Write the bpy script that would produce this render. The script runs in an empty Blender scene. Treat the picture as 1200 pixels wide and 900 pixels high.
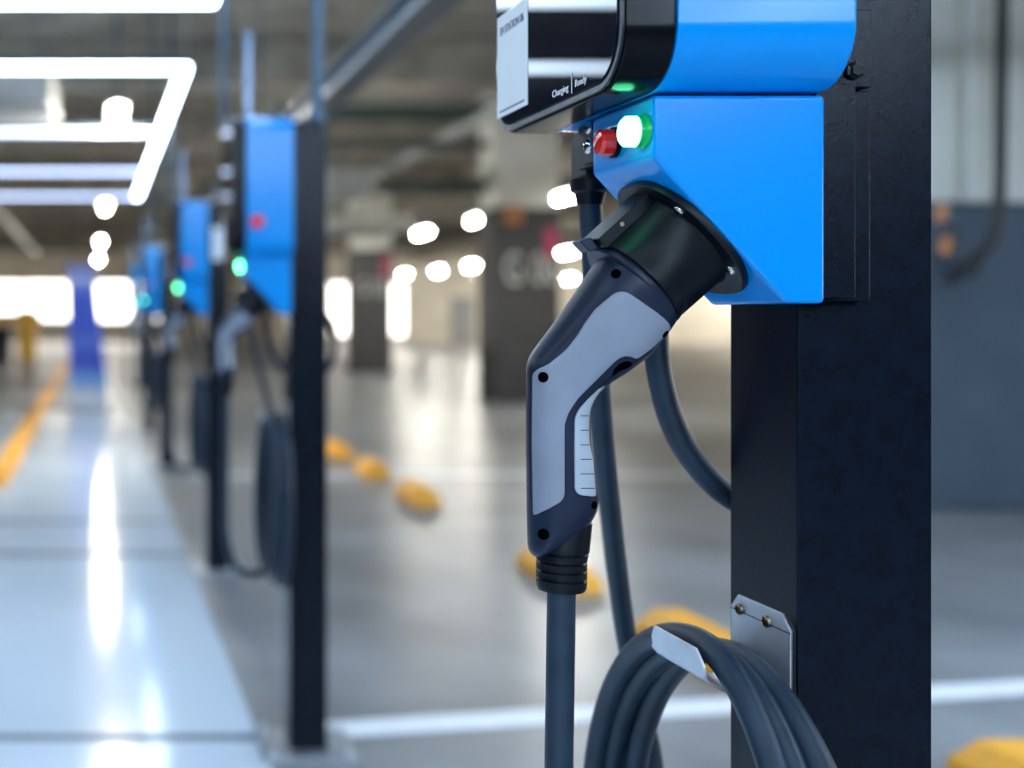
import bpy, bmesh, math, random
from mathutils import Vector, Matrix
from mathutils.geometry import delaunay_2d_cdt

random.seed(7)
SC = bpy.context.scene
COL = SC.collection

# ------------------------------------------------------------------ camera, world, exposure
F = 1476.0                 # focal length in pixels of the 1200 px wide frame
VX, VY = 108.0, 372.0      # vanishing point of the charger row
CH = 1.161                 # camera height

cam_data = bpy.data.cameras.new('camera')
cam = bpy.data.objects.new('camera', cam_data)
COL.objects.link(cam)
cam.location = (0, 0, CH)
cam.rotation_euler = (math.radians(90), 0, 0)
cam_data.sensor_width = 36.0
cam_data.lens = F / 1200 * 36
cam_data.shift_x = (600 - VX) / 1200
cam_data.shift_y = (VY - 450) / 1200
cam_data.clip_start = 0.05
cam_data.clip_end = 300
cam_data.dof.use_dof = True
cam_data.dof.focus_distance = 0.95
cam_data.dof.aperture_fstop = 3.1
SC.camera = cam

WORLD_STRENGTH = 6.0
LED_STRENGTH = 22.0
FILL_STRENGTH = 110.0     # the brighter frame added unseen behind the viewpoint as fill light
TUBE_STRENGTH = 750.0
world = bpy.data.worlds.new('world'); SC.world = world
world.use_nodes = True
bgn = world.node_tree.nodes['Background']
bgn.inputs['Color'].default_value = (1.0, 0.94, 0.85, 1)
bgn.inputs['Strength'].default_value = WORLD_STRENGTH
SC.view_settings.view_transform = 'Standard'
SC.view_settings.look = 'None'
SC.view_settings.gamma = 1
SC.view_settings.exposure = 0.0
SC.view_settings.use_curve_mapping = False
try:
    SC.cycles.use_denoising = True
    SC.cycles.sample_clamp_indirect = 6
except Exception:
    pass

# ------------------------------------------------------------------ materials
def mat(name, col, rough=0.5, metal=0.0, noise=None, bump=None, coat=0.0, emit=None, spec=0.5):
    m = bpy.data.materials.new(name); m.use_nodes = True
    nt = m.node_tree; b = nt.nodes['Principled BSDF']
    b.inputs['Base Color'].default_value = (*col, 1)
    b.inputs['Roughness'].default_value = rough
    b.inputs['Metallic'].default_value = metal
    b.inputs['Specular IOR Level'].default_value = spec
    if coat:
        b.inputs['Coat Weight'].default_value = coat
        b.inputs['Coat Roughness'].default_value = 0.05
    if emit:
        b.inputs['Emission Color'].default_value = (*emit[0], 1)
        b.inputs['Emission Strength'].default_value = emit[1]
    tc = nt.nodes.new('ShaderNodeTexCoord')
    if noise:   # (scale, amount)
        n = nt.nodes.new('ShaderNodeTexNoise'); n.inputs['Scale'].default_value = noise[0]
        n.inputs['Detail'].default_value = 6
        r = nt.nodes.new('ShaderNodeValToRGB')
        a = noise[1]
        r.color_ramp.elements[0].position = 0.3; r.color_ramp.elements[1].position = 0.7
        r.color_ramp.elements[0].color = (*[max(0, c * (1 - a)) for c in col], 1)
        r.color_ramp.elements[1].color = (*[min(1, c * (1 + a)) for c in col], 1)
        nt.links.new(tc.outputs['Object'], n.inputs['Vector'])
        nt.links.new(n.outputs['Fac'], r.inputs['Fac'])
        nt.links.new(r.outputs['Color'], b.inputs['Base Color'])
    if bump:    # (scale, strength, distance)
        n2 = nt.nodes.new('ShaderNodeTexNoise'); n2.inputs['Scale'].default_value = bump[0]
        n2.inputs['Detail'].default_value = 3
        bp = nt.nodes.new('ShaderNodeBump'); bp.inputs['Strength'].default_value = bump[1]
        bp.inputs['Distance'].default_value = bump[2]
        nt.links.new(tc.outputs['Object'], n2.inputs['Vector'])
        nt.links.new(n2.outputs['Fac'], bp.inputs['Height'])
        nt.links.new(bp.outputs['Normal'], b.inputs['Normal'])
    return m

M = {
    'floor': mat('polished_concrete', (0.225, 0.24, 0.26), 0.33, noise=(1.3, 0.35), bump=(6, 0.12, 0.01)),
    'pad': mat('white_floor_paint', (0.68, 0.79, 0.92), 0.13, noise=(0.8, 0.06), bump=(5, 0.08, 0.006)),
    'joint': mat('dark_floor_joint', (0.05, 0.09, 0.17), 0.5, noise=(9, 0.3)),
    'line': mat('white_line_paint', (0.82, 0.86, 0.92), 0.45, noise=(12, 0.06)),
    'kerb': mat('orange_kerb_paint', (0.95, 0.42, 0.02), 0.45, noise=(14, 0.12), bump=(40, 0.3, 0.003)),
    'ceil': mat('raw_concrete', (0.34, 0.315, 0.27), 0.8, noise=(1.5, 0.35)),
    'beam': mat('ceiling_beam_concrete', (0.36, 0.33, 0.28), 0.8, noise=(2.5, 0.3)),
    'pipe': mat('dark_green_pipe_paint', (0.03, 0.045, 0.04), 0.5, noise=(6, 0.3)),
    'duct': mat('galvanised_duct', (0.45, 0.45, 0.43), 0.5, 0.3, noise=(3, 0.2)),
    'wall': mat('pale_wall_plaster', (0.82, 0.76, 0.64), 0.8, noise=(1.2, 0.12)),
    'wallblue': mat('dark_wall_paint', (0.06, 0.09, 0.14), 0.7, noise=(2, 0.2)),
    'colgrey': mat('charcoal_column_paint', (0.045, 0.045, 0.048), 0.6, noise=(3, 0.15)),
    'colblue': mat('slate_blue_column_paint', (0.085, 0.12, 0.165), 0.5, noise=(3, 0.1)),
    'colwhite': mat('off_white_column_paint', (0.80, 0.80, 0.74), 0.7, noise=(3, 0.08)),
    'post': mat('black_powder_coat', (0.002, 0.005, 0.012), 0.24, noise=(60, 0.3), bump=(420, 0.35, 0.0004), spec=0.2),
    'blue': mat('gloss_blue_paint', (0.0, 0.28, 0.78), 0.16, noise=(5, 0.01), spec=0.3),
    'bezel': mat('black_gloss_plastic', (0.002, 0.003, 0.005), 0.2, noise=(30, 0.1), spec=0.15),
    'rim': mat('dark_grey_rim_plastic', (0.02, 0.025, 0.035), 0.25, noise=(30, 0.1), spec=0.3),
    'glass': mat('black_screen_glass', (0.002, 0.005, 0.014), 0.02, noise=(4, 0.1), spec=0.12),
    'sticker': mat('white_sticker_paper', (0.90, 0.93, 0.96), 0.5, noise=(20, 0.02)),
    'ink': mat('printed_ink', (0.03, 0.04, 0.08), 0.6, noise=(20, 0.1)),
    'whiteink': mat('white_print', (0.9, 0.92, 0.95), 0.5, noise=(20, 0.02)),
    'plast': mat('black_socket_plastic', (0.002, 0.004, 0.008), 0.38, noise=(50, 0.2), bump=(500, 0.1, 0.0003), spec=0.22),
    'shell': mat('navy_black_grip_plastic', (0.006, 0.013, 0.034), 0.36, noise=(50, 0.15), bump=(600, 0.1, 0.0003), spec=0.35),
    'grip': mat('grey_grip_plastic', (0.235, 0.26, 0.325), 0.45, noise=(30, 0.06), bump=(700, 0.08, 0.0003), spec=0.35),
    'pad2': mat('light_grey_rubber_pad', (0.38, 0.43, 0.50), 0.5, noise=(40, 0.08)),
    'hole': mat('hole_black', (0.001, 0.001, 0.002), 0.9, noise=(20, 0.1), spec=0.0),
    'rubber': mat('cable_rubber', (0.012, 0.028, 0.050), 0.42, noise=(40, 0.25), bump=(300, 0.15, 0.0005), spec=0.4),
    'steel': mat('brushed_steel', (0.76, 0.80, 0.86), 0.38, 0.85, noise=(25, 0.12)),
    'zinc': mat('galvanised_plate', (0.42, 0.46, 0.52), 0.45, 0.8, noise=(25, 0.2)),
    'screw': mat('bronze_screw_metal', (0.35, 0.28, 0.20), 0.3, 1.0, noise=(80, 0.2)),
    'chrome': mat('bright_screw_metal', (0.75, 0.75, 0.73), 0.15, 1.0, noise=(80, 0.05)),
    'redlens': mat('red_lens', (0.75, 0.01, 0.01), 0.12, noise=(30, 0.2), coat=1.0),
    'redbutton': mat('red_button_plastic', (0.85, 0.02, 0.03), 0.3, noise=(30, 0.05)),
    'green': mat('green_lamp_side', (0.0, 0.35, 0.08), 0.2, noise=(30, 0.1), emit=((0.0, 0.9, 0.25), 0.12)),
    'greenglow': mat('green_lamp_face', (0.1, 0.9, 0.4), 0.3, emit=((0.10, 1.0, 0.42), 16.0)),
    'led': mat('white_led_bar', (0.9, 0.95, 1.0), 0.4, emit=((0.64, 0.81, 1.0), LED_STRENGTH)),
    'ledfill': mat('fill_led_bar', (0.9, 0.95, 1.0), 0.4, emit=((0.64, 0.81, 1.0), FILL_STRENGTH)),
    'leddim': mat('dim_white_led_bar', (0.6, 0.65, 0.75), 0.4, emit=((0.55, 0.68, 1.0), 4.0)),
    'tube': mat('lit_tube_lamp', (1, 1, 1), 0.4, emit=((1.0, 0.97, 0.86), TUBE_STRENGTH)),
    'housing': mat('lamp_housing_metal', (0.5, 0.5, 0.5), 0.5, 0.4, noise=(10, 0.1)),
    'rail': mat('pale_rail_metal', (0.85, 0.88, 0.92), 0.4, 0.0, noise=(6, 0.1)),
    'raildark': mat('dark_rail_metal', (0.03, 0.06, 0.09), 0.4, 0.3, noise=(6, 0.2)),
    'conduit': mat('blue_grey_conduit', (0.05, 0.11, 0.18), 0.35, 0.3, noise=(12, 0.2)),
    'antenna': mat('satin_antenna_metal', (0.30, 0.42, 0.62), 0.3, 0.7, noise=(12, 0.1)),
    'yellow': mat('yellow_paint', (0.95, 0.55, 0.06), 0.4, noise=(8, 0.1)),
    'black': mat('black_rubber_far', (0.01, 0.012, 0.015), 0.5, noise=(8, 0.2)),
    'orange': mat('orange_plastic', (0.55, 0.22, 0.08), 0.4, noise=(8, 0.1)),
    'pink': mat('pink_sign_paint', (0.42, 0.05, 0.12), 0.5, noise=(8, 0.1)),
    'signwhite': mat('pale_sign_paint', (0.50, 0.51, 0.50), 0.6, noise=(8, 0.1)),
    'door': mat('grey_door_paint', (0.35, 0.36, 0.36), 0.5, noise=(6, 0.1)),
}

# ------------------------------------------------------------------ helpers
def px(x, y, Y):
    """pixel of the 1200x900 frame at distance Y -> world point"""
    return Vector(((x - VX) / F * Y, Y, CH + (VY - y) / F * Y))

def origin_of(o):
    v = Vector((0, 0, 0))
    while o is not None:
        v += Vector(o.location); o = o.parent
    return v

def link(name, me, m, parent=None, loc=None):
    """mesh data given in world coordinates; stored relative to the thing's base"""
    o = bpy.data.objects.new(name, me); COL.objects.link(o)
    if parent is not None:
        off = origin_of(parent); o.parent = parent
        me.transform(Matrix.Translation(-off))
    elif loc is not None:
        me.transform(Matrix.Translation(-Vector(loc))); o.location = loc
    me.materials.append(m)
    return o

def obj(name, bm, m, parent=None, loc=None, smooth=None, bevel=0, seg=2):
    if bevel:
        bmesh.ops.remove_doubles(bm, verts=bm.verts, dist=1e-6)
        es = [e for e in bm.edges if len(e.link_faces) == 2 and e.calc_face_angle(0) > 0.45]
        bmesh.ops.bevel(bm, geom=es, offset=bevel, segments=seg, affect='EDGES', profile=0.5)
    bmesh.ops.recalc_face_normals(bm, faces=bm.faces)
    me = bpy.data.meshes.new(name); bm.to_mesh(me); bm.free()
    if smooth is not None:
        for p in me.polygons: p.use_smooth = True
        try:
            me.set_sharp_from_angle(angle=math.radians(smooth))
        except Exception:
            pass
    o = link(name, me, m, parent, loc)
    if smooth is not None and bevel:
        w = o.modifiers.new('face_weighted_normals', 'WEIGHTED_NORMAL'); w.keep_sharp = True; w.weight = 100
    return o

def thing(name, label, cat, loc, group=None):
    o = bpy.data.objects.new(name, None); COL.objects.link(o)
    o.location = loc; o.empty_display_size = 0.1
    tag(o, label, cat, group); return o

def tag(o, label, cat, group=None, kind=None):
    o['label'] = label; o['category'] = cat
    if group: o['group'] = group
    if kind: o['kind'] = kind
    return o

def struct(o):
    o['kind'] = 'structure'; return o

def box(bm, x0, x1, y0, y1, z0, z1):
    v = [bm.verts.new(p) for p in ((x0,y0,z0),(x1,y0,z0),(x1,y1,z0),(x0,y1,z0),(x0,y0,z1),(x1,y0,z1),(x1,y1,z1),(x0,y1,z1))]
    for f in ((0,3,2,1),(4,5,6,7),(0,1,5,4),(1,2,6,5),(2,3,7,6),(3,0,4,7)):
        bm.faces.new([v[i] for i in f])
    return bm

def B(*a):
    bm = bmesh.new()
    return box(bm, *a)

def prism(bm, pts, d):
    """closed polygon of 3D points, extruded by vector d"""
    d = Vector(d)
    a = [bm.verts.new(p) for p in pts]; b = [bm.verts.new(Vector(p) + d) for p in pts]
    n = len(pts)
    bm.faces.new(a[::-1]); bm.faces.new(b)
    for i in range(n):
        bm.faces.new((a[i], a[(i+1) % n], b[(i+1) % n], b[i]))
    return bm

def basis(axis, hint=None):
    n = Vector(axis).normalized()
    h = Vector(hint) if hint is not None else (Vector((0,0,1)) if abs(n.z) < 0.9 else Vector((1,0,0)))
    u = (h - n * h.dot(n)).normalized(); v = n.cross(u)
    return n, u, v

def lathe(bm, c, axis, prof, n=40, cap0=True, cap1=True):
    ax, u, v = basis(axis); c = Vector(c); rings = []
    for s, r in prof:
        rings.append([bm.verts.new(c + ax*s + (u*math.cos(2*math.pi*i/n) + v*math.sin(2*math.pi*i/n))*max(r, 1e-5)) for i in range(n)])
    for a, b in zip(rings, rings[1:]):
        for i in range(n):
            bm.faces.new((a[i], a[(i+1)%n], b[(i+1)%n], b[i]))
    if cap0: bm.faces.new(rings[0][::-1])
    if cap1: bm.faces.new(rings[-1])
    return bm

def catmull(P, sub=8, closed=False):
    P = [Vector(p) for p in P]; out = []; n = len(P)
    rng = range(n) if closed else range(n-1)
    for i in rng:
        if closed:
            a, b, c, d = P[i-1], P[i], P[(i+1)%n], P[(i+2)%n]
        else:
            b, c = P[i], P[i+1]
            a = P[i-1] if i > 0 else b*2 - c
            d = P[i+2] if i+2 < n else c*2 - b
        for k in range(sub):
            t = k/sub
            out.append(0.5*((2*b) + (c-a)*t + (2*a-5*b+4*c-d)*t*t + (3*b-a-3*c+d)*t**3))
    if not closed: out.append(P[-1])
    return out

def tube(bm, P, r, n=16, closed=False):
    P = [Vector(p) for p in P]; N = len(P); rings = []
    up = None
    for i in range(N):
        if closed: t = (P[(i+1)%N] - P[i-1]).normalized()
        else: t = (P[min(i+1,N-1)] - P[max(i-1,0)]).normalized()
        if up is None:
            up = Vector((0,0,1)) if abs(t.z) < 0.9 else Vector((1,0,0))
        up = (up - t*up.dot(t)).normalized(); s = t.cross(up)
        rings.append([bm.verts.new(P[i] + (up*math.cos(2*math.pi*k/n) + s*math.sin(2*math.pi*k/n))*r) for k in range(n)])
    pairs = list(zip(rings, rings[1:])) + ([(rings[-1], rings[0])] if closed else [])
    for a, b in pairs:
        for k in range(n):
            bm.faces.new((a[k], a[(k+1)%n], b[(k+1)%n], b[k]))
    if not closed:
        bm.faces.new(rings[0][::-1]); bm.faces.new(rings[-1])
    return bm

def rrect(y0, y1, z0, z1, r, n=8):
    out = []
    for cy, cz, a0 in ((y1-r, z1-r, 0), (y0+r, z1-r, 90), (y0+r, z0+r, 180), (y1-r, z0+r, 270)):
        for i in range(n+1):
            a = math.radians(a0 + 90*i/n)
            out.append((cy + r*math.cos(a), cz + r*math.sin(a)))
    return out

def text_mesh(name, s, size, o, right, up, m, parent, width=None, depth=0.0002):
    """text whose baseline starts at o; reads along right, stands along up"""
    cu = bpy.data.curves.new(name, 'FONT'); cu.body = s; cu.size = size; cu.extrude = depth
    tmp = bpy.data.objects.new(name + '_tmp', cu); COL.objects.link(tmp)
    me = bpy.data.meshes.new_from_object(tmp)
    COL.objects.unlink(tmp); bpy.data.objects.remove(tmp)
    me.name = name
    R, U = Vector(right).normalized(), Vector(up).normalized()
    if width:
        w = max(v.co.x for v in me.vertices) - min(v.co.x for v in me.vertices)
        me.transform(Matrix.Diagonal((width / w, 1, 1, 1)))
    N = R.cross(U)
    mt = Matrix((R, U, N)).transposed().to_4x4(); mt.translation = Vector(o)
    me.transform(mt)
    return link(name, me, m, parent)

def copy_tree(o, parent=None):
    c = o.copy(); COL.objects.link(c); c.parent = parent
    for ch in list(o.children): copy_tree(ch, c)
    return c

# ------------------------------------------------------------------ the setting
Y0, Y1, X0, X1, ZC = -7.0, 62.0, -11.0, 30.0, 4.30
floor = struct(obj('floor', B(X0, X1, Y0, Y1, -0.2, 0), M['floor']))
# white painted charging bays (part of the floor) with dark joints across
bm = B(-7, 0.459, -4, 15.3, 0, 0.004)
obj('painted_bay', bm, M['pad'], floor)
bm = bmesh.new()
for yj, w in ((3.47, 0.05), (6.16, 0.10), (7.14, 0.10), (1.0, 0.05)):
    box(bm, -7, 0.459, yj - w/2, yj + w/2, 0.0035, 0.0052)
obj('bay_joint', bm, M['joint'], floor)
bm = bmesh.new()
a, b = Vector((0.60, 3.53, 0)), Vector((4.6, 4.255, 0)); d = (b-a).normalized(); nn = Vector((-d.y, d.x, 0))*0.065
prism(bm, [a-nn, b-nn, b+nn, a+nn], (0, 0, 0.003))
obj('white_line', bm, M['line'], floor)
bm = bmesh.new()
box(bm, 0.72, 4.6, 9.2, 9.34, 0, 0.003)
obj('white_line', bm, M['line'], floor)
obj('orange_line', B(-0.74, -0.58, 15.3, 33, 0, 0.003), M['kerb'], floor)

ceiling = struct(obj('ceiling', B(X0, X1, Y0, Y1, ZC, ZC + 0.3), M['ceil']))
for i, yb in enumerate((-3.5, 2.5, 8.6, 14.2, 19.5, 26.0, 33.0, 41.0, 50.0)):
    obj('ceiling_beam', B(X0, X1, yb, yb + 0.55, ZC - 0.50, ZC), M['beam'], ceiling, bevel=0.02)
for xb in (7.6, 14.5, 22.5):
    obj('ceiling_beam', B(xb, xb + 0.8, Y0, Y1, ZC - 0.58, ZC), M['beam'], ceiling, bevel=0.02)
struct(obj('wall_left', B(X0 - 0.2, X0, Y0, Y1, 0, ZC), M['wallblue']))
wr = bmesh.new(); box(wr, X1, X1+0.2, Y0, Y1, 0, 0.9)
for yy in range(-7, 62, 6): box(wr, X1, X1+0.2, yy, yy+0.8, 0.9, ZC)
struct(obj('wall_right', wr, M['wall']))
struct(obj('wall_rear', B(X0-0.2, X1+0.2, Y0-0.2, Y0, 0, ZC), M['colgrey']))
# far wall with daylight openings
wf = bmesh.new()
opens = [(-11.0, -0.9, 1.0, 2.95), (0.15, 3.6, 0.95, 2.95), (11.4, 12.9, 0.2, 2.9), (14.3, 15.9, 0.2, 2.9), (23.5, 25.0, 1.0, 2.7)]
xs = X0
for a0, a1, z0, z1 in opens:
    if a0 > xs: box(wf, xs, a0, Y1, Y1 + 0.3, 0, ZC)
    box(wf, a0, a1, Y1, Y1 + 0.3, 0, z0); box(wf, a0, a1, Y1, Y1 + 0.3, z1, ZC)
    xs = a1
box(wf, xs, X1, Y1, Y1 + 0.3, 0, ZC)
struct(obj('wall_far', wf, M['wall']))
for i, (a0, a1, z0, z1) in enumerate(opens):
    fr = bmesh.new()
    for q in range(max(2, int((a1-a0)/2.2)) + 1):
        n = max(2, int((a1-a0)/2.2)); xx = a0 + (a1-a0)*q/n
        box(fr, xx-0.04, xx+0.04, Y1+0.1, Y1+0.18, z0, z1)
    box(fr, a0, a1, Y1+0.1, Y1+0.18, z0, z0+0.08); box(fr, a0, a1, Y1+0.1, Y1+0.18, z1-0.08, z1)
    struct(obj('window_%d' % (i+1), fr, M['door']))
# a partition wall that closes the hall on the right of the first column row
pw = bmesh.new()
for a0, a1 in ((8.4, 10.8), (11.6, 13.5), (14.2, 30.0)): box(pw, a0, a1, 57.0, 57.3, 0, ZC)
for a0, a1 in ((10.8, 11.6), (13.5, 14.2)):
    box(pw, a0, a1, 57.0, 57.3, 0, 0.3); box(pw, a0, a1, 57.0, 57.3, 2.9, ZC)
struct(obj('wall_back', pw, M['wall']))
struct(obj('door_1', B(16.2, 17.3, 56.94, 57.0, 0, 2.1), M['door'], bevel=0.01))

# ------------------------------------------------------------------ columns
def column(x0, x1, y0, y1, zsplit, low, label, text=None, orange=None, pink=None):
    c = ((x0+x1)/2, (y0+y1)/2, 0)
    t = thing('concrete_column', label, 'column', c, 'square columns of the garage')
    obj('painted_base', B(x0, x1, y0, y1, 0, zsplit), low, t, bevel=0.02)
    obj('upper_shaft', B(x0+0.01, x1-0.01, y0+0.01, y1-0.01, zsplit, ZC), M['colwhite'], t, bevel=0.02)
    if text:
        text_mesh('bay_number', text[0], text[1], (text[2], y0 - 0.004, text[3]), (1,0,0), (0,0,1), M['signwhite'], t, width=text[4], depth=0.003)
    if orange:
        obj('orange_sign', B(orange[0]-0.13, orange[0]+0.13, y0-0.02, y0, orange[1]-0.12, orange[1]+0.12), M['orange'], t, bevel=0.005)
    if pink:
        obj('pink_sign', B(pink[0]-0.09, pink[0]+0.09, y0-0.02, y0, pink[1]-0.2, pink[1]+0.2), M['pink'], t, bevel=0.005)
    return t
def zz(y, Y): return CH + (VY - y)/F*Y
def xx_(x, Y): return (x - VX)/F*Y
Yc = 17.1
column(xx_(580,Yc), xx_(657,Yc), Yc, Yc+0.75, zz(243,Yc), M['colgrey'], 'charcoal column with off-white top and pale bay number, left of the grey plug',
       ('G 06', 0.62, xx_(590,Yc), zz(333,Yc), 0.72), (xx_(601,Yc), zz(252,Yc)), (xx_(646,Yc), zz(285,Yc)))
Yc = 26.3
column(xx_(414,Yc), xx_(460,Yc), Yc, Yc+0.75, zz(292,Yc), M['colgrey'], 'farther charcoal column with pale number, right of the second black post',
       ('G 05', 0.50, xx_(418,Yc), zz(346,Yc), 0.62), None, (xx_(452,Yc), zz(312,Yc)))
Yc = 7.6
column(4.55, 6.4, Yc, Yc+0.9, zz(237,Yc), M['colblue'], 'slate blue column with white top at the right edge, behind the nearest post')

# ------------------------------------------------------------------ hanging cable on the right column
hc = thing('hanging_cable', 'black cable drooping from the ceiling into a tangle before the slate blue column', 'cable', px(1172, 0, 7.2))
bm = bmesh.new()
tube(bm, catmull([px(1176,-90,7.2), px(1175,0,7.2), px(1173,120,7.2), px(1171,230,7.2), px(1163,280,7.2), px(1140,305,7.2), px(1112,330,7.2)]), 0.032, 12)
obj('main_cord', bm, M['black'], hc, smooth=60)
bm = bmesh.new()
tube(bm, catmull([px(1171,235,7.22), px(1150,300,7.22), px(1118,322,7.22), px(1100,300,7.22), px(1110,262,7.22)]), 0.012, 10)
tube(bm, catmull([px(1165,270,7.18), px(1140,322,7.18), px(1115,300,7.18), px(1122,265,7.18)]), 0.012, 10)
obj('loose_wire', bm, M['black'], hc, smooth=60)
for a_ in ((1101, 250), (1107, 288)):
    bm = bmesh.new(); c_ = px(*a_, 7.2); lathe(bm, c_ + Vector((0,0,-0.05)), (0.2,0,1), [(0,0.02),(0.01,0.032),(0.09,0.032),(0.1,0.02)], 16)
    obj('orange_socket', bm, M['orange'], hc, smooth=40)
for xa, r_ in ((1141, 0.05), (1187, 0.035)):
    dp = bmesh.new(); p = px(xa, 237, 7.5)
    lathe(dp, (p.x, p.y, p.z), (0,0,1), [(0, r_), (ZC-p.z, r_)], 20)
    lathe(dp, (p.x, p.y, p.z+0.3), (0,0,1), [(0, r_+0.01), (0.05, r_+0.01)], 20)
    o = obj('drain_pipe', dp, M['colwhite'], None, (p.x, p.y, p.z), smooth=40)
    tag(o, 'wider pale pipe left of the hanging black cable' if xa < 1160 else 'thin pale pipe right of the hanging black cable', 'pipe')

# ------------------------------------------------------------------ orange wheel stops
def wheel_stop(x, y0, y1, label, w=0.17, h=0.12, group='orange wheel stops on the grey floor'):
    bm = bmesh.new()
    pts = [(x-w/2, 0), (x+w/2, 0), (x+w/2, h*0.45), (x+w/2-0.045, h), (x-w/2+0.045, h), (x-w/2, h*0.45)]
    prism(bm, [(p, y0, q) for p, q in pts], (0, y1-y0, 0))
    for v in bm.verts:      # sloping ends
        if v.co.z > h*0.9: v.co.y += 0.06 if v.co.y < (y0+y1)/2 else -0.06
    o = obj('wheel_stop', bm, M['kerb'], None, (x, (y0+y1)/2, 0), smooth=40, bevel=0.012)
    return tag(o, label, 'wheel stop', group)
wheel_stop(2.25, 2.5, 3.18, 'orange wheel stop at the bottom right corner, right of the nearest black post', w=0.2)
wheel_stop(2.06, 3.85, 4.57, 'orange wheel stop behind the coiled cable, left of the nearest black post', w=0.2)
wheel_stop(2.05, 5.25, 5.85, 'orange wheel stop behind the neck of the grey plug')
wheel_stop(2.05, 7.68, 8.18, 'nearest of three orange wheel stops between the second post and the plug')
wheel_stop(2.05, 8.98, 9.48, 'middle of three orange wheel stops between the second post and the plug')
wheel_stop(2.05, 10.3, 10.8, 'farthest of three orange wheel stops, right beside the second black post')
LK = ['left-hand orange kerb stone nearest the camera at the left edge', 'left-hand orange kerb stone, second from the camera',
      'left-hand orange kerb stone, third from the camera', 'left-hand orange kerb stone, fourth from the camera', 'left-hand orange kerb stone farthest off, where the white bay ends']
for i in range(5):
    wheel_stop(-0.66, 8.6 + i*1.35, 9.75 + i*1.35, LK[i], w=0.16, h=0.11, group='orange kerb stones along the white bay')

# ------------------------------------------------------------------ LED frames and tube lamps
BEAMY = (-3.5, 2.5, 8.6, 14.2, 19.5, 26.0, 33.0, 41.0, 50.0)
def ceil_z(x, y):
    for xb in (7.6, 14.5, 22.5):
        if xb-0.02 < x < xb + 0.82: return ZC - 0.58
    for yb in BEAMY:
        if yb-0.02 < y < yb + 0.57: return ZC - 0.50
    return ZC
def led_frame(ys, label, z=2.70, xl=-3.2, xr=0.58, w=0.05, dim=(), lit='led'):
    t = thing('light_frame', label, 'ceiling light', ((xl+xr)/2, (ys[0]+ys[-1])/2, z), 'suspended white light frames')
    def bar(name, x0, x1, y0, y1, m):
        b_ = obj(name, B(x0, x1, y0, y1, z, z+0.032), m, t, bevel=0.003)
        obj('bar_light_shield', B(x0, x1, y0, y1, z+0.032, z+0.07), M['raildark'], b_, bevel=0.003)  # opaque strip added on top to keep the bar's light off the ceiling
    for xe in (xl, xr): bar('side_bar', xe-w/2, xe+w/2, ys[0]-w/2, ys[-1]+w/2, M[lit])
    for k, y in enumerate(ys): bar('cross_bar', xl+w/2+0.001, xr-w/2-0.001, y-w/2, y+w/2, M['leddim'] if k in dim else M[lit])
    for xe in (xl, xr):
        for y in (ys[0], ys[-1]):
            bm = bmesh.new(); lathe(bm, (xe, y, z+0.07), (0,0,1), [(0, 0.004), (ceil_z(xe, y)-z-0.07, 0.004)], 8)
            obj('suspension_wire', bm, M['steel'], t)
    return t
led_frame((-6.2, -3.6), 'unseen white light frame added behind the viewpoint to light the chargers', xl=-3.2, xr=3.5, lit='ledfill')  # added out of view to brighten the faces turned to the camera
led_frame((-2.4, 0.4, 2.8, 5.4), 'unseen white light frame added right of the posts to light the grey floor', xl=2.4, xr=5.6, w=0.12)  # added above the visible area to brighten the floor on the right
led_frame((-2.2, 0.6, 3.4, 6.2), 'nearer white light frame, cut off by the top left corner')
led_frame((7.85, 10.6, 13.45, 16.2), 'white rectangular light frame with cross bars above the white bay', dim=(1, 2, 3))

def rods(t, pts, z):
    for x, y in pts:
        bm = bmesh.new(); lathe(bm, (x, y, z), (0,0,1), [(0, 0.005), (ceil_z(x, y)-z, 0.005)], 8)
        obj('hanging_rod', bm, M['raildark'], t)
def tube_lamp(x, y, label, z=CH+1.6, L=0.9, group='lit tube lamps under the garage ceiling'):
    t = thing('tube_lamp', label, 'ceiling light', (x, y, z), group)
    obj('housing', B(x-0.07, x+0.07, y-L/2, y+L/2, z+0.03, z+0.08), M['housing'], t, bevel=0.006)
    bm = bmesh.new(); lathe(bm, (x, y-L/2+0.03, z), (0,1,0), [(0, 0.02), (L-0.06, 0.02)], 14)
    obj('tube', bm, M['tube'], t, smooth=40)
    rods(t, ((x, y-L*0.35), (x, y+L*0.35)), z+0.08)
    return t
lamps = [
 (0.20, 10.1, 'long white lamp seen inside the light frame at the top left'),
 (0.19, 18.3, 'round white lamp glow just below the light frame'),
 (0.18, 26.8, 'third lamp of the left row, above the blue banner'),
 (0.17, 35.0, 'lowest lamp of the left row, beside the blue banner top'),
 (6.30, 24.0, 'elongated lamp glow at centre left, above the farther charcoal column'),
 (6.34, 20.7, 'round lamp glow just left of the charcoal bay number column'),
 (5.64, 14.85, 'brightest lamp glow right of the charcoal column, beside the dark cable'),
 (11.65, 47.0, 'leftmost low lamp glow beside the farther charcoal column'),
 (12.0, 43.7, 'low lamp glow, second from the farther charcoal column'),
 (11.8, 39.2, 'upper lamp glow of the close pair left of the charcoal column'),
 (16.4, 53.0, 'lower lamp glow of the close pair left of the charcoal column'),
 (11.7, 31.0, 'small round lamp glow right of the charcoal column'),
 (19.9, 52.5, 'low wide lamp glow right of the charcoal column'),
]
for x, y, lb in lamps: tube_lamp(x, y, lb, z=CH+(1.428 if y == 14.85 else 1.6))

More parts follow.
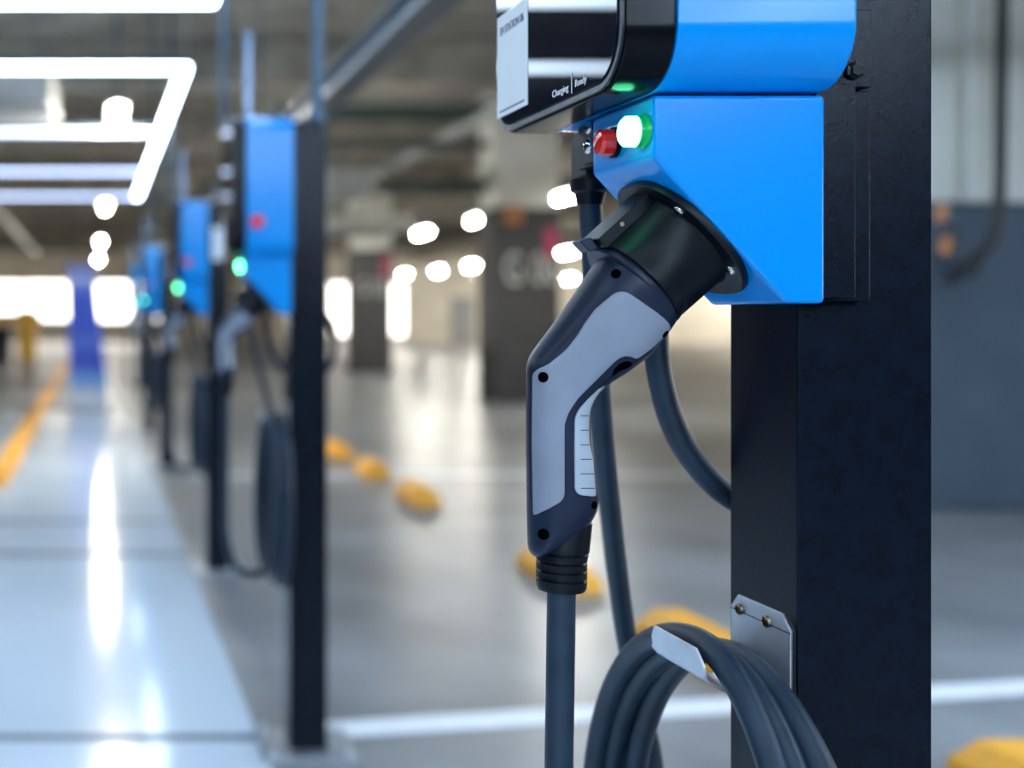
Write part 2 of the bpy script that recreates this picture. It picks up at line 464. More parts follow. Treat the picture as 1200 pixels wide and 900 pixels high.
# ------------------------------------------------------------------ overhead rail and pipes
xr_, zr_ = 1.20, CH+1.135
rail = thing('cable_tray', 'pale cable tray with dark edges running along under the ceiling', 'cable tray', (xr_, 12, zr_))
obj('tray_web', B(xr_, xr_+0.012, 3.0, 34, zr_-0.050, zr_+0.050), M['rail'], rail)
obj('tray_flange', B(xr_-0.067, xr_+0.065, 3.0, 34, zr_-0.058, zr_-0.050), M['raildark'], rail, bevel=0.002)
obj('tray_flange', B(xr_-0.067, xr_+0.065, 3.0, 34, zr_+0.050, zr_+0.058), M['raildark'], rail, bevel=0.002)
for yy in (5, 9, 13, 17, 22, 28):
    obj('hanger', B(xr_-0.005, xr_+0.005, yy, yy+0.01, zr_+0.058, ceil_z(xr_, yy)), M['raildark'], rail)
def pipe(P, r, m, label, cat='pipe', group='pipes under the garage ceiling'):
    bm = bmesh.new(); tube(bm, P, r, 14)
    o = obj('ceiling_pipe', bm, m, None, tuple(P[0]), smooth=50)
    return tag(o, label, cat, group)
pipe([(1.7,11.6,CH+1.88),(3.6,11.6,CH+1.88)], 0.075, M['pipe'], 'nearest dark green pipe crossing under the ceiling')
pipe([(1.7,12.4,CH+1.70),(3.9,12.4,CH+1.70)], 0.045, M['pipe'], 'thin dark pipe crossing just beyond the nearest green pipe')
pipe([(1.9,17.6,CH+1.82),(24,17.6,CH+1.82)], 0.09, M['pipe'], 'dark green pipe crossing under the ceiling, middle of the three big ones')
pipe([(1.9,23.5,CH+2.45),(24,23.5,CH+2.45)], 0.10, M['pipe'], 'farthest dark green pipe crossing under the ceiling')
pipe([(1.9,14.05,CH+2.36),(8,14.05,CH+2.36)], 0.06, M['duct'], 'pale pipe crossing high in front of the charcoal column top')
pipe([(1.9,30,CH+1.95),(24,30,CH+1.95)], 0.10, M['pipe'], 'low dark pipe crossing far off, beyond the charcoal columns')
pipe([(1.9,37,CH+2.0),(24,37,CH+2.0)], 0.12, M['beam'], 'brownish pipe crossing far off near the back wall')
pipe([(3.5,4,CH+1.78),(3.5,36,CH+1.78)], 0.06, M['duct'], 'pale pipe running away along the ceiling, right of the cable tray')
pipe([(-1.6,5,CH+1.80),(-1.6,36,CH+1.80)], 0.06, M['duct'], 'pale pipe running away above the light frame')
for (x0,x1,y0,y1,z0,z1,lb) in ((2.8,3.35,14.9,17.2,CH+1.5,CH+1.80,'boxy grey duct under the ceiling before the charcoal column'),
                               (3.9,5.2,20.6,22.9,CH+1.45,CH+1.70,'flat grey duct under the ceiling beyond the charcoal column'),
                               (-1.3,-0.3,9.5,11.2,CH+1.62,CH+1.92,'grey duct above the light frame')):
    bm = B(x0,x1,y0,y1,z0,z1)
    o = obj('air_duct', bm, M['duct'], None, ((x0+x1)/2,(y0+y1)/2,z0), bevel=0.015); tag(o, lb, 'duct', 'ceiling ducts')
    for yy in (y0+0.3, (y0+y1)/2, y1-0.3): obj('duct_flange', B(x0-0.02, x1+0.02, yy-0.02, yy+0.02, z0-0.02, z1+0.02), M['duct'], o)
    rods(o, ((x0+0.2, y0+0.4), (x1-0.2, y1-0.4)), z1)

# ------------------------------------------------------------------ banner, yellow barrier, bin at the far left
Yb = 16.2
bn = thing('banner_stand', 'tall blue promotional banner stand at the end of the white bay', 'banner', (px(103,478,Yb).x, Yb+0.1, 0))
def banner_mat():
    m = bpy.data.materials.new('printed_banner_fabric'); m.use_nodes = True
    nt = m.node_tree; b = nt.nodes['Principled BSDF']; b.inputs['Roughness'].default_value = 0.5
    tc = nt.nodes.new('ShaderNodeTexCoord'); sp = nt.nodes.new('ShaderNodeSeparateXYZ')
    mr = nt.nodes.new('ShaderNodeMapRange'); mr.inputs['From Max'].default_value = 1.85
    r = nt.nodes.new('ShaderNodeValToRGB'); r.color_ramp.interpolation = 'CONSTANT'
    el = r.color_ramp.elements
    el[0].position = 0; el[0].color = (0.70, 0.80, 0.95, 1)
    el[1].position = 0.14; el[1].color = (0.18, 0.42, 0.90, 1)
    for p, c in ((0.25, (0.05, 0.11, 0.70)), (0.42, (0.10, 0.2, 0.78)), (0.5, (0.05, 0.12, 0.72)), (0.80, (0.15, 0.25, 0.75)), (0.86, (0.45, 0.52, 0.9)), (0.92, (0.22, 0.28, 0.72))):
        e = el.new(p); e.color = (*c, 1)
    nt.links.new(tc.outputs['Object'], sp.inputs[0]); nt.links.new(sp.outputs['Z'], mr.inputs['Value'])
    nt.links.new(mr.outputs[0], r.inputs[0]); nt.links.new(r.outputs[0], b.inputs['Base Color'])
    return m
L_ = [(82,476),(82,440),(80,400),(79,350),(78,311)]; R_ = [(112,311),(114,350),(120,400),(125,440),(127,476)]
bm = bmesh.new(); pts = [px(x,y,Yb) for x,y in L_] + [px(x,y,Yb) for x,y in R_]
prism(bm, pts, (0, 0.03, 0)); obj('printed_panel', bm, banner_mat(), bn, bevel=0.004)
p0, p1 = px(79,476,Yb), px(130,476,Yb)
obj('base', B(p0.x, p1.x, Yb-0.12, Yb+0.2, 0, 0.05), M['steel'], bn, bevel=0.01)
obj('support_pole', B((p0.x+p1.x)/2-0.12, (p0.x+p1.x)/2-0.10, Yb+0.03, Yb+0.05, 0.04, 1.8), M['steel'], bn)

Yq = 34.0
yb = thing('barrier_gate', 'yellow barrier housing with arm, far off at the left edge before the bright opening', 'barrier', (px(35,0,Yq).x, Yq, 0))
pa, pb = px(14,0,Yq).x, px(48,0,Yq).x
obj('arm', B(pa-1.2, pb, Yq, Yq+0.1, zz(378,Yq), zz(366,Yq)), M['yellow'], yb, bevel=0.01)
obj('housing', B(px(20,0,Yq).x, px(42,0,Yq).x, Yq+0.1, Yq+0.5, 0, zz(362,Yq)), M['yellow'], yb, bevel=0.03)
bb = bmesh.new(); pp = px(2, 400, Yq-2)
lathe(bb, (pp.x, pp.y, 0), (0,0,1), [(0,0.2),(0.02,0.24),(0.75,0.27),(0.8,0.29),(0.85,0.27),(0.95,0.15),(0.98,0.02)], 24)
o = obj('litter_bin', bb, M['black'], None, (pp.x, pp.y, 0), smooth=40); tag(o, 'dark round litter bin at the far left edge', 'bin')

# ------------------------------------------------------------------ the post
PX0, PX1, PY0, PY1 = 0.5233, 0.6233, 0.934, 1.034
PC = Vector(((PX0+PX1)/2, (PY0+PY1)/2, 0))
TOP = CH + 0.52
def zp(v): return CH + v

def screw(name, c, axis, r, parent, m, slot=True):
    bm = bmesh.new(); c = Vector(c); n, u, v = basis(axis)
    lathe(bm, c, axis, [(0, r), (r*0.25, r), (r*0.5, r*0.82), (r*0.6, r*0.45), (r*0.62, 0.0)], 20, cap1=False)
    s = obj(name, bm, m, parent, smooth=40)
    if slot:
        bm = bmesh.new()
        for d1, d2 in ((u, v), (v, u)):
            a = c + n*(r*0.56)
            prism(bm, [a+d1*r*0.6+d2*r*0.1, a+d1*r*0.6-d2*r*0.1, a-d1*r*0.6-d2*r*0.1, a-d1*r*0.6+d2*r*0.1], n*(r*0.10))
        obj('cross_slot', bm, M['hole'], s)
    return s

def make_post():
    t = thing('steel_post', '', 'post', PC, 'black square steel posts of the charger row')
    obj('shaft', B(PX0, PX1, PY0, PY1, 0.012, TOP), M['post'], t, smooth=30, bevel=0.0022, seg=2)
    obj('base_plate', B(PX0-0.075, PX1+0.075, PY0-0.075, PY1+0.075, 0, 0.014), M['zinc'], t, bevel=0.003)
    for sx in (-1, 1):
        for sy in (-1, 1):
            bm = bmesh.new(); lathe(bm, (PC.x+sx*0.10, PC.y+sy*0.10, 0.014), (0,0,1), [(0,0.012),(0.01,0.012),(0.011,0.006),(0.025,0.006)], 6)
            obj('anchor_bolt', bm, M['steel'], t)
    bm = bmesh.new()
    lathe(bm, (PC.x+0.033, PC.y, TOP), (0,0,1), [(0,0.022),(0.02,0.022),(0.021,0.0145),(ZC-TOP-0.005,0.0145)], 20)
    obj('conduit', bm, M['conduit'], t, smooth=40)
    # steel cable hook screwed to the left face
    xf = PX0
    bm = bmesh.new()
    za, zb = zp(-0.2235), zp(-0.290)
    y0, y1, c = 0.9405, 1.0275, 0.011
    prism(bm, [(xf-0.0022, y0, zb), (xf-0.0022, y0, za-c), (xf-0.0022, y0+c, za), (xf-0.0022, y1-c, za), (xf-0.0022, y1, za-c), (xf-0.0022, y1, zb)], (0.0022, 0, 0))
    hook = obj('cable_hook', bm, M['steel'], t, bevel=0.0005)
    hook['label'] = 'bright steel cable hook plate screwed to the post'
    bm = bmesh.new()      # trough and turned-up lip
    prof = [(xf-0.001, zp(-0.288)), (xf-0.020, zp(-0.2900)), (xf-0.037, zp(-0.2860)), (0.4605, zp(-0.2715)), (0.4565, zp(-0.2665))]
    prof2 = [(x+0.0003, z-0.0022) for x, z in prof]
    ring = prof + prof2[::-1]
    prism(bm, [(x, y0, z) for x, z in ring], (0, y1-y0, 0))
    obj('hook_arm', bm, M['steel'], hook)
    bm = bmesh.new()      # the lip: a plate with cut corners facing the walkway
    lip = [(y0, -0.2700), (y0, -0.2615), (y0+c, -0.2500), (y1-c*0.6, -0.2500), (y1, -0.2590), (y1, -0.2700)]
    prism(bm, [(0.4552 + (-0.25-z)*0.10, y, zp(z)) for y, z in lip], (0.0022, 0, 0.0003))
    obj('hook_lip', bm, M['steel'], hook, bevel=0.0004)
    bm = bmesh.new()
    prism(bm, [(xf-0.0024, y0, zp(-0.2360)), (xf-0.0024, y0, zp(-0.2366)), (xf-0.0024, y1, zp(-0.2366)), (xf-0.0024, y1, zp(-0.2360))], (0.0004,0,0))
    obj('bend_line', bm, M['hole'], hook)
    for yy in (1.013, 0.972):
        screw('screw', (xf-0.0022, yy, zp(-0.2345)), (-1,0,0), 0.0048, hook, M['screw'])
    # charger mounting bracket on the front of the post
    brk = obj('mounting_bracket', B(PX0+0.0005, 0.5697, PY0-0.012, PY0, zp(0.012), zp(0.166)), M['post'], t, bevel=0.0009)
    obj('bracket_flange', B(PX0-0.004, 0.5480, PY0-0.030, PY0-0.012, zp(0.014), zp(0.168)), M['post'], brk, bevel=0.0007)
    obj('upper_flange', B(PX0-0.004, 0.5697, PY0-0.014, PY0, zp(0.168), zp(0.225)), M['post'], brk, bevel=0.0009)
    bm = bmesh.new(); lathe(bm, (0.556, PY0-0.014, zp(0.180)), (0,-1,0), [(0,0.007),(0.003,0.007),(0.0035,0.005),(0.0036,0.0045),(0.006,0.0045)], 6)
    obj('bolt', bm, M['post'], brk)
    return t

# ------------------------------------------------------------------ the charger
BX0, BX1 = 0.3625, 0.523
def yz_prism(x0, x1, pts):
    bm = bmesh.new()
    return prism(bm, [(x0, y, z) for y, z in pts], (x1-x0, 0, 0))

CHM = Vector((0.4475, 0.953, zp(0.062)))       # centre of the slanted face
AX = Vector((-0.738, 0, -0.674)).normalized()  # outward normal of the slanted face
UP = Vector((-0.674, 0, 0.738)).normalized()   # up along the slanted face

def make_charger():
    t = thing('charging_station', '', 'charging station', (0.46, PC.y, zp(0.01)), 'blue wall-box chargers on the row of posts')
    body = obj('upper_body', yz_prism(0.4005, BX1, rrect(0.861, 1.135, zp(0.1610), zp(0.525), 0.042, 10)), M['blue'], t, smooth=35, bevel=0.0018)
    bz = obj('bezel', yz_prism(0.3655, 0.400, rrect(0.8618, 1.1345, zp(0.1600), zp(0.5240), 0.042, 10)), M['bezel'], t, smooth=35, bevel=0.002)
    obj('rim', yz_prism(0.3632, 0.3655, rrect(0.864, 1.132, zp(0.162), zp(0.522), 0.041, 10)), M['rim'], bz, smooth=35, bevel=0.0006)
    sc = obj('screen', yz_prism(0.3620, 0.3632, rrect(0.869, 1.128, zp(0.167), zp(0.518), 0.037, 10)), M['glass'], t, smooth=35, bevel=0.0004)
    st = obj('notice_sticker', B(0.3616, 0.3620, 1.0465, 1.1245, zp(0.177), zp(0.2665)), M['sticker'], sc)
    st['label'] = 'white notice sticker on the screen'
    text_mesh('sticker_heading', 'EV STATION 06', 0.010, (0.3615, 1.116, zp(0.2490)), (0,-1,0), (0,0,1), M['ink'], st, width=0.060)
    bm = bmesh.new(); rr = random.Random(3); y = 1.117
    while y > 1.056:
        w = rr.uniform(0.001, 0.0035); box(bm, 0.36145, 0.3616, y-w, y, zp(0.1810), zp(0.1826)); y -= w + 0.0009
    obj('fine_print', bm, M['ink'], st)
    text_mesh('screen_text', 'Charging', 0.0078, (0.3618, 0.9905, zp(0.1725)), (0,-1,0), (0,0,1), M['whiteink'], sc, width=0.033)
    text_mesh('screen_text', 'Ready', 0.0078, (0.3618, 0.9440, zp(0.1725)), (0,-1,0), (0,0,1), M['whiteink'], sc, width=0.0215)
    obj('screen_divider', B(0.3616, 0.3620, 0.9502, 0.9508, zp(0.1690), zp(0.1850)), M['whiteink'], sc)
    # lower housing with the slanted socket face
    bm = bmesh.new()
    poly = [(0.400, 0.1588), (0.523, 0.1588), (0.523, 0.010), (0.495, 0.010), (0.400, 0.114)]
    prism(bm, [(x, 0.898, zp(z)) for x, z in poly], (0, 0.110, 0))
    low = obj('lower_housing', bm, M['blue'], t, smooth=35, bevel=0.0035, seg=3)
    # indicator lamps
    g = bmesh.new(); lathe(g, (0.400, 0.912, zp(0.1345)), (-1,0,0), [(0,0.0125),(0.003,0.0125),(0.0035,0.0112),(0.007,0.0112)], 28)
    gl = obj('green_lamp', g, M['green'], t, smooth=40)
    g = bmesh.new(); lathe(g, (0.393, 0.912, zp(0.1345)), (-1,0,0), [(0,0.0112),(0.007,0.0110),(0.0092,0.009),(0.0102,0.005),(0.0104,0.0)], 28, cap1=False)
    obj('lit_lens', g, M['greenglow'], gl, smooth=50)
    gl['label'] = 'green indicator lamp, lit'
    g = bmesh.new(); lathe(g, (0.400, 0.962, zp(0.1335)), (-1,0,0), [(0,0.0118),(0.003,0.0118),(0.0035,0.0105)], 28)
    rl = obj('red_lamp', g, M['bezel'], t, smooth=40)
    g = bmesh.new(); lathe(g, (0.3965, 0.962, zp(0.1335)), (-1,0,0), [(0,0.0105),(0.008,0.0104),(0.0105,0.009),(0.0115,0.006),(0.0118,0.0)], 12, cap1=False)
    obj('red_lens', g, M['redlens'], rl); rl['label'] = 'red indicator lamp, unlit'
    # emergency button on the side
    g = bmesh.new(); lathe(g, (0.427, 0.861, zp(0.248)), (0,-1,0), [(0,0.017),(0.003,0.017),(0.004,0.012),(0.009,0.012),(0.010,0.016),(0.014,0.017),(0.018,0.013),(0.020,0.0)], 28, cap1=False)
    e = obj('stop_button', g, M['redbutton'], t, smooth=40); e['label'] = 'red mushroom stop button'
    # cable gland block with its strap and screws, beyond the lower housing
    gb = obj('gland_block', B(0.4166, 0.4376, 1.060, 1.098, zp(0.118), zp(0.1600)), M['plast'], t, bevel=0.003)
    obj('gland_strap', B(0.4065, 0.4090, 1.0085, 1.043, zp(0.126), zp(0.1600)), M['plast'], gb, bevel=0.0008)
    obj('strap_body', B(0.4090, 0.4300, 1.0085, 1.0598, zp(0.124), zp(0.1600)), M['plast'], gb, bevel=0.001)
    for zc, r_ in ((0.1400, 0.0066), (0.1545, 0.0050)):
        screw('screw', (0.4065, 1.029, zp(zc)), (-1,0,0), r_, gb, M['chrome'])
    g = bmesh.new(); lathe(g, (0.4260, 1.078, zp(0.118)), (0,0,-1), [(0,0.0165),(0.010,0.0165),(0.012,0.013),(0.018,0.0115),(0.022,0.0105)], 24)
    obj('cable_gland', g, M['plast'], gb, smooth=40)
    # socket flange and sleeve
    bm = bmesh.new()
    V_ = Vector((0,1,0)); n = 48; ringa = []
    for i in range(n):
        a = 2*math.pi*i/n; cx, sy = math.cos(a), math.sin(a)
        k = 0.0555 / (abs(cx)**2.6 + abs(sy)**2.6)**(1/2.6)
        k = min(k, 0.0585)
        ringa.append(CHM + UP*(k*cx) + V_*(k*sy*0.985) + AX*0.0002)
    prism(bm, ringa, AX*0.006)
    so = obj('socket_flange', bm, M['plast'], t, smooth=35, bevel=0.0015)
    bm = bmesh.new()
    lathe(bm, CHM + AX*0.006, AX, [(0,0.0435),(0.002,0.0422),(0.042,0.0415),(0.0435,0.0423),(0.047,0.0423),(0.0475,0.0385),(0.040,0.0385)], 56, cap1=False)
    sl = obj('socket_sleeve', bm, M['plast'], t, smooth=35)
    bm = bmesh.new()
    cc = CHM + UP*0.0425
    s0, s1 = 0.006, 0.056
    pr = [(-0.020, -0.006), (-0.020, 0.0035), (0.012, 0.0045), (0.012, -0.006)]
    prism(bm, [cc + V_*a + UP*b + AX*s0 for a, b in pr], AX*(s1-s0))
    obj('key_rib', bm, M['plast'], sl, bevel=0.001)
    bm = bmesh.new()
    prism(bm, [cc + V_*a + UP*b + AX*0.057 for a, b in ((-0.013,-0.004),(-0.013,0.007),(0.006,0.007),(0.006,-0.004))], AX*0.008 + UP*0.003)
    obj('latch_tab', bm, M['shell'], sl, bevel=0.0012)
    bm = bmesh.new(); lathe(bm, cc + V_*(-0.0205) + AX*0.036, -V_, [(0,0.0018),(0.0008,0.0015)], 12)
    obj('rivet', bm, M['screw'], sl)
    for a in (33, -40):
        ra = math.radians(a)
        screw('screw', CHM + AX*0.006 + UP*(0.0490*math.sin(ra)) - V_*(0.0490*math.cos(ra)), AX, 0.0040, so, M['chrome'])
    # antenna rod on top
    bm = bmesh.new(); lathe(bm, (0.412, 0.93, zp(0.525)), (0,0,1), [(0,0.014),(0.012,0.014),(0.014,0.0085),(0.225,0.0085),(0.235,0.006),(0.238,0.0)], 20, cap1=False)
    obj('antenna', bm, M['antenna'], t, smooth=40)
    return t

# ------------------------------------------------------------------ the plug and its cable
YAW = math.radians(8)
HC, HS = math.cos(YAW), math.sin(YAW)
H0 = Vector((0.4475, 0.953, 0)) + Vector((AX.x, 0, 0))*0.055       # where the plug leaves the sleeve
TU = Vector((HC, -HS, 0)); TN = Vector((-HS, -HC, 0))              # in-plane direction, normal to the camera side
def plug_uv(x, y, h=0.0):
    """pixel -> in-plane (u, z) on the plane raised h toward the viewer"""
    k = (x - VX)/F; p = H0 + TN*h
    u = (k*p.y - p.x)/(HC + k*HS)
    Y = p.y - u*HS
    return (u, (VY - y)/F*Y)
def plug_pt(u, z, w): return H0 + TU*u + TN*w + Vector((0,0,zp(z)))

def dens(poly, step=0.0022, smooth=True):
    P = [Vector((a, b, 0)) for a, b in poly]; out = []
    for i in range(len(P)):
        a, b = P[i], P[(i+1) % len(P)]; n = max(1, int((b-a).length/step))
        for k in range(n): out.append(a + (b-a)*(k/n))
    for _ in range(3 if smooth else 0):
        out = [(out[i-1] + out[i]*2 + out[(i+1)%len(out)])/4 for i in range(len(out))]
    return [(p.x, p.y) for p in out]
def segdist(p, poly):
    best = 1e9; x, y = p
    for i in range(len(poly)):
        ax, ay = poly[i]; bx, by = poly[(i+1) % len(poly)]
        dx, dy = bx-ax, by-ay; l = dx*dx+dy*dy
        t = 0 if l == 0 else max(0, min(1, ((x-ax)*dx+(y-ay)*dy)/l))
        d = (x-ax-dx*t)**2 + (y-ay-dy*t)**2
        if d < best: best = d
    return math.sqrt(best)
def inside(p, poly):
    x, y = p; c = False; j = len(poly)-1
    for i in range(len(poly)):
        xi, yi = poly[i]; xj, yj = poly[j]
        if (yi > y) != (yj > y) and x < (xj-xi)*(y-yi)/(yj-yi)+xi: c = not c
        j = i
    return c
def tri(poly, step=0.0028, insets=(0.0004, 0.0011, 0.0022, 0.0038)):
    n = len(poly); pts = [Vector(p) for p in poly]
    area = sum(poly[i][0]*poly[(i+1)%n][1]-poly[(i+1)%n][0]*poly[i][1] for i in range(n))
    sg = 1 if area > 0 else -1
    for d in insets:
        for i in range(n):
            a, b, c = Vector(poly[i-1]), Vector(poly[i]), Vector(poly[(i+1)%n])
            tn = (c-a).normalized(); q = b + Vector((-tn.y, tn.x))*d*sg
            if inside(q, poly) and segdist(q, poly) > d*0.93: pts.append(q)
    u0, u1 = min(p[0] for p in poly), max(p[0] for p in poly); v0, v1 = min(p[1] for p in poly), max(p[1] for p in poly)
    lim = (insets[-1] if insets else 0) + step*0.5
    y = v0; row = 0
    while y < v1:
        x = u0 + (step/2 if row % 2 else 0)
        while x < u1:
            if inside((x, y), poly) and segdist((x, y), poly) > lim: pts.append(Vector((x, y)))
            x += step
        y += step*0.87; row += 1
    r = delaunay_2d_cdt(pts, [], [list(range(n))], 1, 1e-7)
    return [(v.x, v.y) for v in r[0]], [tuple(f) for f in r[2]]

SIL = dens([plug_uv(*p) for p in [(716,287),(697,309),(686,325),(675,342),(650,378),(631,403),(621,417),(617,430),(617,520),(618,603),(619,645),(624,653),
       (640,653),(664,640),(690,614),(699,598),(701,582),(698,557),(696,535),(692,518),(691,495),(693,478),(700,463),(714,449),
       (735,436),(760,417),(783,388),(800,361)]])
HX = Vector((H0.x, H0.z))
def thick(u, z):
    s = u*AX.x + (z - (CHM.z + AX.z*0.055 - CH))*AX.z      # distance down the plug axis
    s = max(0.0, s)
    t = 0.0380 - 0.0160*min(1, s/0.085)
    if s > 0.085: t = 0.022
    return t
_k = [plug_uv(716,287), plug_uv(800,361)]
_far = [(p[0]-AX.x*0.09, p[1]-AX.z*0.09) for p in _k]
def _ext():      # outline with its open end (inside the sleeve) pushed far back, for the rounding distance
    e0 = min(range(len(SIL)), key=lambda i: (SIL[i][0]-_k[0][0])**2+(SIL[i][1]-_k[0][1])**2)
    e1 = min(range(len(SIL)), key=lambda i: (SIL[i][0]-_k[1][0])**2+(SIL[i][1]-_k[1][1])**2)
    keep = []; i = (e0+3) % len(SIL)
    while i != (e1-3) % len(SIL):
        keep.append(SIL[i]); i = (i+1) % len(SIL)
    return keep + [_far[1], _far[0]]
SILD = _ext()
def hgt(u, z):
    d = segdist((u, z), SILD) if inside((u, z), SILD) else 0.0
    t = thick(u, z); R = t*0.95
    q = 1 - min(1, d/R)
    return t*math.sqrt(max(0, 1 - q**(2.3 if t < 0.034 else 2.0)))

def shell_mesh():
    V, Fc = tri(SIL)
    bm = bmesh.new(); nb = {}
    A, Bk = [], []
    for (u, z) in V:
        h = hgt(u, z)
        if segdist((u, z), SILD) < 1e-4: h = 0
        a = bm.verts.new(plug_pt(u, z, h)); A.append(a)
        Bk.append(a if h == 0 else bm.verts.new(plug_pt(u, z, -h)))
    for f in Fc:
        bm.faces.new([A[i] for i in f])
        g = [Bk[i] for i in f]
        if len(set(g)) == 3 and set(g) != set(A[i] for i in f): bm.faces.new(g[::-1])
    return bm
def panel_mesh(pix, lift=0.0009, sides=(1,), clip=False, sm=True):
    poly = []
    for x, y in pix:
        h = 0.02
        for _ in range(4):
            u, z = plug_uv(x, y, h); h = hgt(u, z)
        poly.append((u, z))
    poly = dens(poly, 0.0015, sm)
    V, Fc = tri(poly, 0.0028, (0.0005, 0.0011))
    bm = bmesh.new()
    for sgn in sides:
        vs = []
        for u, z in V:
            d = segdist((u, z), poly); k = min(1, d/0.0008)
            vs.append(bm.verts.new(plug_pt(u, z, sgn*(hgt(u, z) - 0.0006 + (lift+0.0006)*math.sqrt(1-(1-k)**2)))))
        for f in Fc:
            bm.faces.new([vs[i] for i in (f if sgn > 0 else f[::-1])])
    return bm
def hole_at(x, y, r, parent, name='screw_hole'):
    h = 0.02
    for _ in range(4):
        u, z = plug_uv(x, y, h); h = hgt(u, z)
    e = 0.002; n = Vector((-(hgt(u+e, z)-hgt(u-e, z))/(2*e), -(hgt(u, z+e)-hgt(u, z-e))/(2*e), 1))
    N = (TU*n.x + Vector((0,0,1))*n.y + TN*n.z).normalized()
    bm = bmesh.new(); lathe(bm, plug_pt(u, z, h) - N*0.001, N, [(0, r), (0.0020, r), (0.0022, r*0.9), (0.0022, 0.0)], 20, cap1=False)
    obj(name, bm, M['hole'], parent, smooth=40)

def make_cable():
    t = thing('charging_cable', '', 'charging cable', (0.46, PC.y, zp(-0.3)), 'charging cables with grey plugs')
    pl = obj('plug', shell_mesh(), M['shell'], t, smooth=60)
    pl['label'] = 'navy and grey charging plug with a bent grip'
    bm = bmesh.new(); lathe(bm, CHM + AX*0.036, AX, [(0,0.0375),(0.0195,0.0378),(0.0200,0.0388),(0.0215,0.0388),(0.0225,0.0375)], 56)
    obj('plug_collar', bm, M['shell'], pl, smooth=35)
    G = [(717,345),(697,362),(685,378),(677,392),(662,411),(642,427),(630,432),(622,437),(621,520),(621,603),(633,601),(658,588),(662,582),(662,540),(662,497),(667,483),
         (677,468),(700,445),(717,428),(724,421),(733,417),(741,419),(746,422),(766,407),(786,388),(785,380),(775,370),(757,357),(740,345),(732,341),(724,341)]
    gp = obj('grip_panel', panel_mesh(G), M['grip'], pl, smooth=50); gp['label'] = 'grey inlaid side panel'
    obj('far_grip_panel', panel_mesh(G, sides=(-1,)), M['grip'], pl, smooth=50)
    T = [(673,575),(677,580),(699,582),(697,558),(695,536),(691,519),(690.5,496),(692,480),(698,466),(711,451),(702,455),(688,468),(678,479),(673,489),(672.5,530)]
    tp = obj('thumb_pad', panel_mesh(T, lift=0.0012), M['pad2'], pl, smooth=50); tp['label'] = 'light grey ribbed thumb pad'
    rb = bmesh.new()
    for yy in (487,504,521,538,555,572):
        x1 = {487:689.5,504:689.5,521:690.5,538:694,555:696,572:697}[yy]
        for i in range(8):
            xa = 680 + (x1-680)*i/8; xb = 680 + (x1-680)*(i+1)/8
            q = []
            for x, y in ((xa, yy-0.5), (xb, yy-0.5), (xb, yy+0.5), (xa, yy+0.5)):
                h = 0.02
                for _ in range(4): u, z = plug_uv(x, y, h); h = hgt(u, z)
                q.append(rb.verts.new(plug_pt(u, z, h + 0.0013)))
            rb.faces.new(q)
    obj('pad_ribs', rb, M['shell'], pl)
    for x, y, r in ((722,321,0.0036),(779,391,0.0030),(637,442,0.0040),(637,626,0.0042),(696,592,0.0028)):
        hole_at(x, y, r, pl)
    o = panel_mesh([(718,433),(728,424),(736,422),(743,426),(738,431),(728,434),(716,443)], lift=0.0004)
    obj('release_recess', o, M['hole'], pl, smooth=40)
    # strain relief under the grip
    u, z = plug_uv(658, 612); c = plug_pt(u, z, 0)
    prof = [(0,0.017),(0.020,0.0185)]
    s = 0.020
    u2, z2 = plug_uv(658, 692); L = z - z2
    bm = bmesh.new(); pr = [(0,0.0165),(0.020,0.0185)]
    for k in range(4):
        s = 0.022 + k*0.0065
        pr += [(s,0.0185),(s+0.0002,0.0158),(s+0.0018,0.0158),(s+0.002,0.0185),(s+0.0045,0.0183)]
    pr += [(L-0.003,0.0180),(L-0.0005,0.0168),(L,0.0110)]
    lathe(bm, c, (0,0,-1), pr, 40)
    # leans towards the grip at its top
    for v in bm.verts:
        f = max(0, min(1, (v.co.z - (c.z - L*0.55))/(L*0.55))); v.co.x += 0.006*f
    obj('strain_relief', bm, M['plast'], pl, smooth=30)
    end = plug_pt(u2, z2, 0)
    # hanging cord from plug down to near the floor, then up to the coil
    R = 0.0104
    bm = bmesh.new()
    P = [end + Vector((0,0,0.004)), px(657,760,end.y), px(656,830,end.y), px(655,900,end.y), Vector((px(654,900,end.y).x, end.y, zp(-0.48))),
         Vector((0.358, end.y-0.005, zp(-0.59))), Vector((0.382, 0.955, zp(-0.665))), Vector((0.425, 0.97, zp(-0.690))), Vector((0.470, 0.99, zp(-0.683)))]
    tube(bm, catmull(P, 10), R, 20)
    obj('plug_cord', bm, M['rubber'], t, smooth=60)
    # feed cord from the gland to the coil
    Yg = 1.078
    bm = bmesh.new()
    P = [Vector((0.426, Yg, zp(0.10))), px(697,330,1.09), px(700,420,1.11), px(705,500,1.14), px(713,580,1.17), px(722,660,1.21), px(733,740,1.24), px(748,820,1.26), px(766,900,1.27),
         Vector((0.545, 1.22, zp(-0.55))), Vector((0.515, 1.12, zp(-0.65)))]
    tube(bm, catmull(P, 8), 0.0096, 18)
    obj('feed_cord', bm, M['rubber'], t, smooth=60)
    # the coil: loops hung over the hook
    loops = [ # x at top, x bottom, top z', half width near, half width far, y centre
        (0.4760, 0.470, -0.2535, 0.157, 0.207),
        (0.4900, 0.487, -0.2640, 0.171, 0.207),
        (0.5050, 0.505, -0.2650, 0.187, 0.193)]
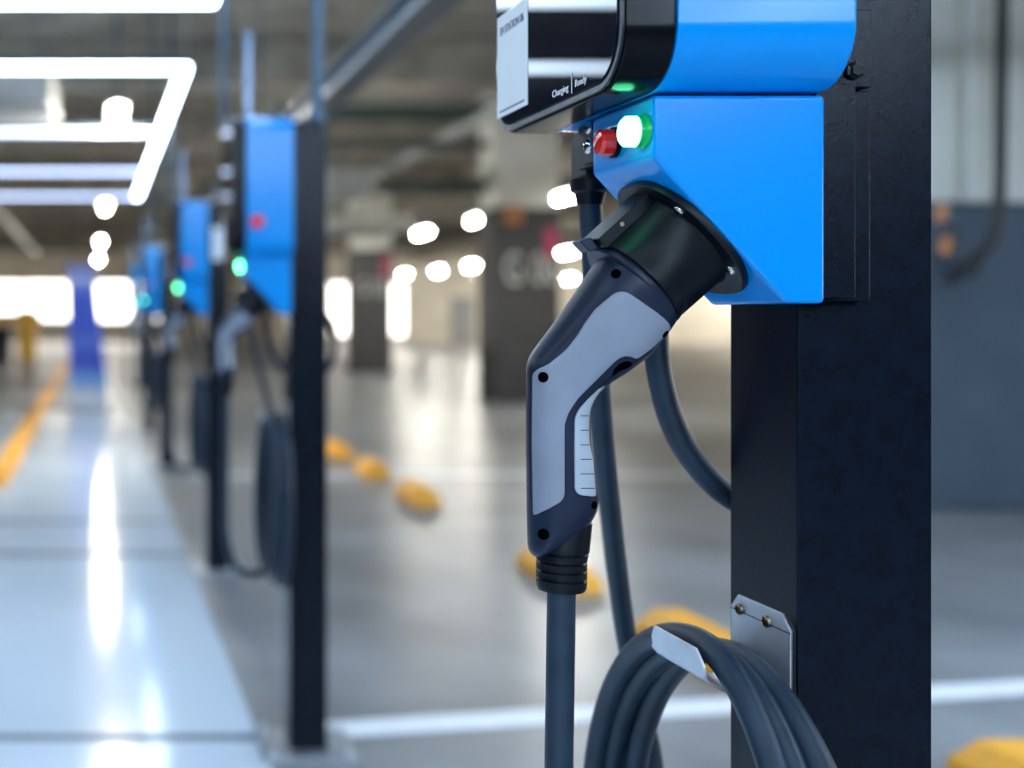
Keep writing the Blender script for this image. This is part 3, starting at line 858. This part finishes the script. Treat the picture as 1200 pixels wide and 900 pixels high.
    for i, (xa, xb, zt, wn, wf) in enumerate(loops):
        bm = bmesh.new(); P = []
        H = 0.43 + 0.012*i
        for k in range(48):
            a = 2*math.pi*k/48
            dy = math.sin(a); w = wn if dy < 0 else wf
            zc = zt - H/2
            f = (1 - math.cos(a))/2
            x = xa + (xb-xa)*f + 0.004*math.sin(2*a+i)*f
            P.append(Vector((x, 0.986 + w*dy*(abs(dy)**0.05 if dy else 1), zp(zc + H/2*math.cos(a)))))
        tube(bm, catmull(P, 3, True), 0.0100, 18, closed=True)
        obj('cable_loop', bm, M['rubber'], t, smooth=60)
    return t

def make_supply():
    bm = bmesh.new()
    P = [Vector((0.478,1.068,zp(0.158))), Vector((0.477,1.068,zp(0.06))), px(769,400,1.07), px(775,450,1.07), px(790,500,1.07), px(815,543,1.07), px(855,582,1.072),
         px(905,600,1.08), px(960,590,1.085), px(1010,540,1.09), px(1022,460,1.09), px(1010,390,1.08), Vector((0.64,1.062,zp(0.01))), Vector((0.62, 1.030, zp(0.015)))]
    tube(bm, catmull(P, 8), 0.0100, 18)
    return obj('supply_cord', bm, M['rubber'], None, tuple(P[0]), smooth=60)

post0 = make_post(); charger0 = make_charger(); cable0 = make_cable(); supply0 = make_supply()
tag(supply0, '', 'cord', 'black supply cords behind the posts')
rows = [0.0, 2.406, 4.80, 8.75, 11.6]
PL = ['nearest black square steel post, sharp, filling the picture height', 'second black steel post, blurred, left of the picture centre',
      'third black post with a pale label, behind the second charger', 'fourth black post in the row, thin and far off', 'farthest black post, beside the bright left opening']
CL = ['nearest blue charging station, sharp, with glossy black screen and lit green lamp', 'second blue charging station, blurred, with a round red button on its side',
      'third blue charging station, small, left of the second one', 'fourth blue charging station, far off, right of the blue banner', 'farthest blue charging station, mostly hidden behind the fourth']
KL = ['sharp grey plug in the nearest socket, its cable coiled over the steel hook', 'blurred grey plug and coiled cable at the second blue charger',
      'small blurred plug and coil at the third blue charger', 'small dark plug and coil at the fourth blue charger', 'tiny dark plug and coil at the farthest blue charger']
SL = ['black cord curving from under the nearest charger to behind its post', 'black cord curving behind the second post and out on its right side',
      'black cord curving behind the third post', 'black cord curving behind the fourth post', 'black cord curving behind the farthest post']
for i, dy in enumerate(rows):
    for src, lab in ((post0, PL), (charger0, CL), (cable0, KL), (supply0, SL)):
        o = src if i == 0 else copy_tree(src)
        if i: o.location = Vector(src.location) + Vector((0, dy, 0))
        o['label'] = lab[i]
        if i == 2 and src is post0:
            obj('pale_label', B(PX0+0.025, PX0+0.070, PY0+dy-0.001, PY0+dy, zp(0.26), zp(0.41)), M['sticker'], o)
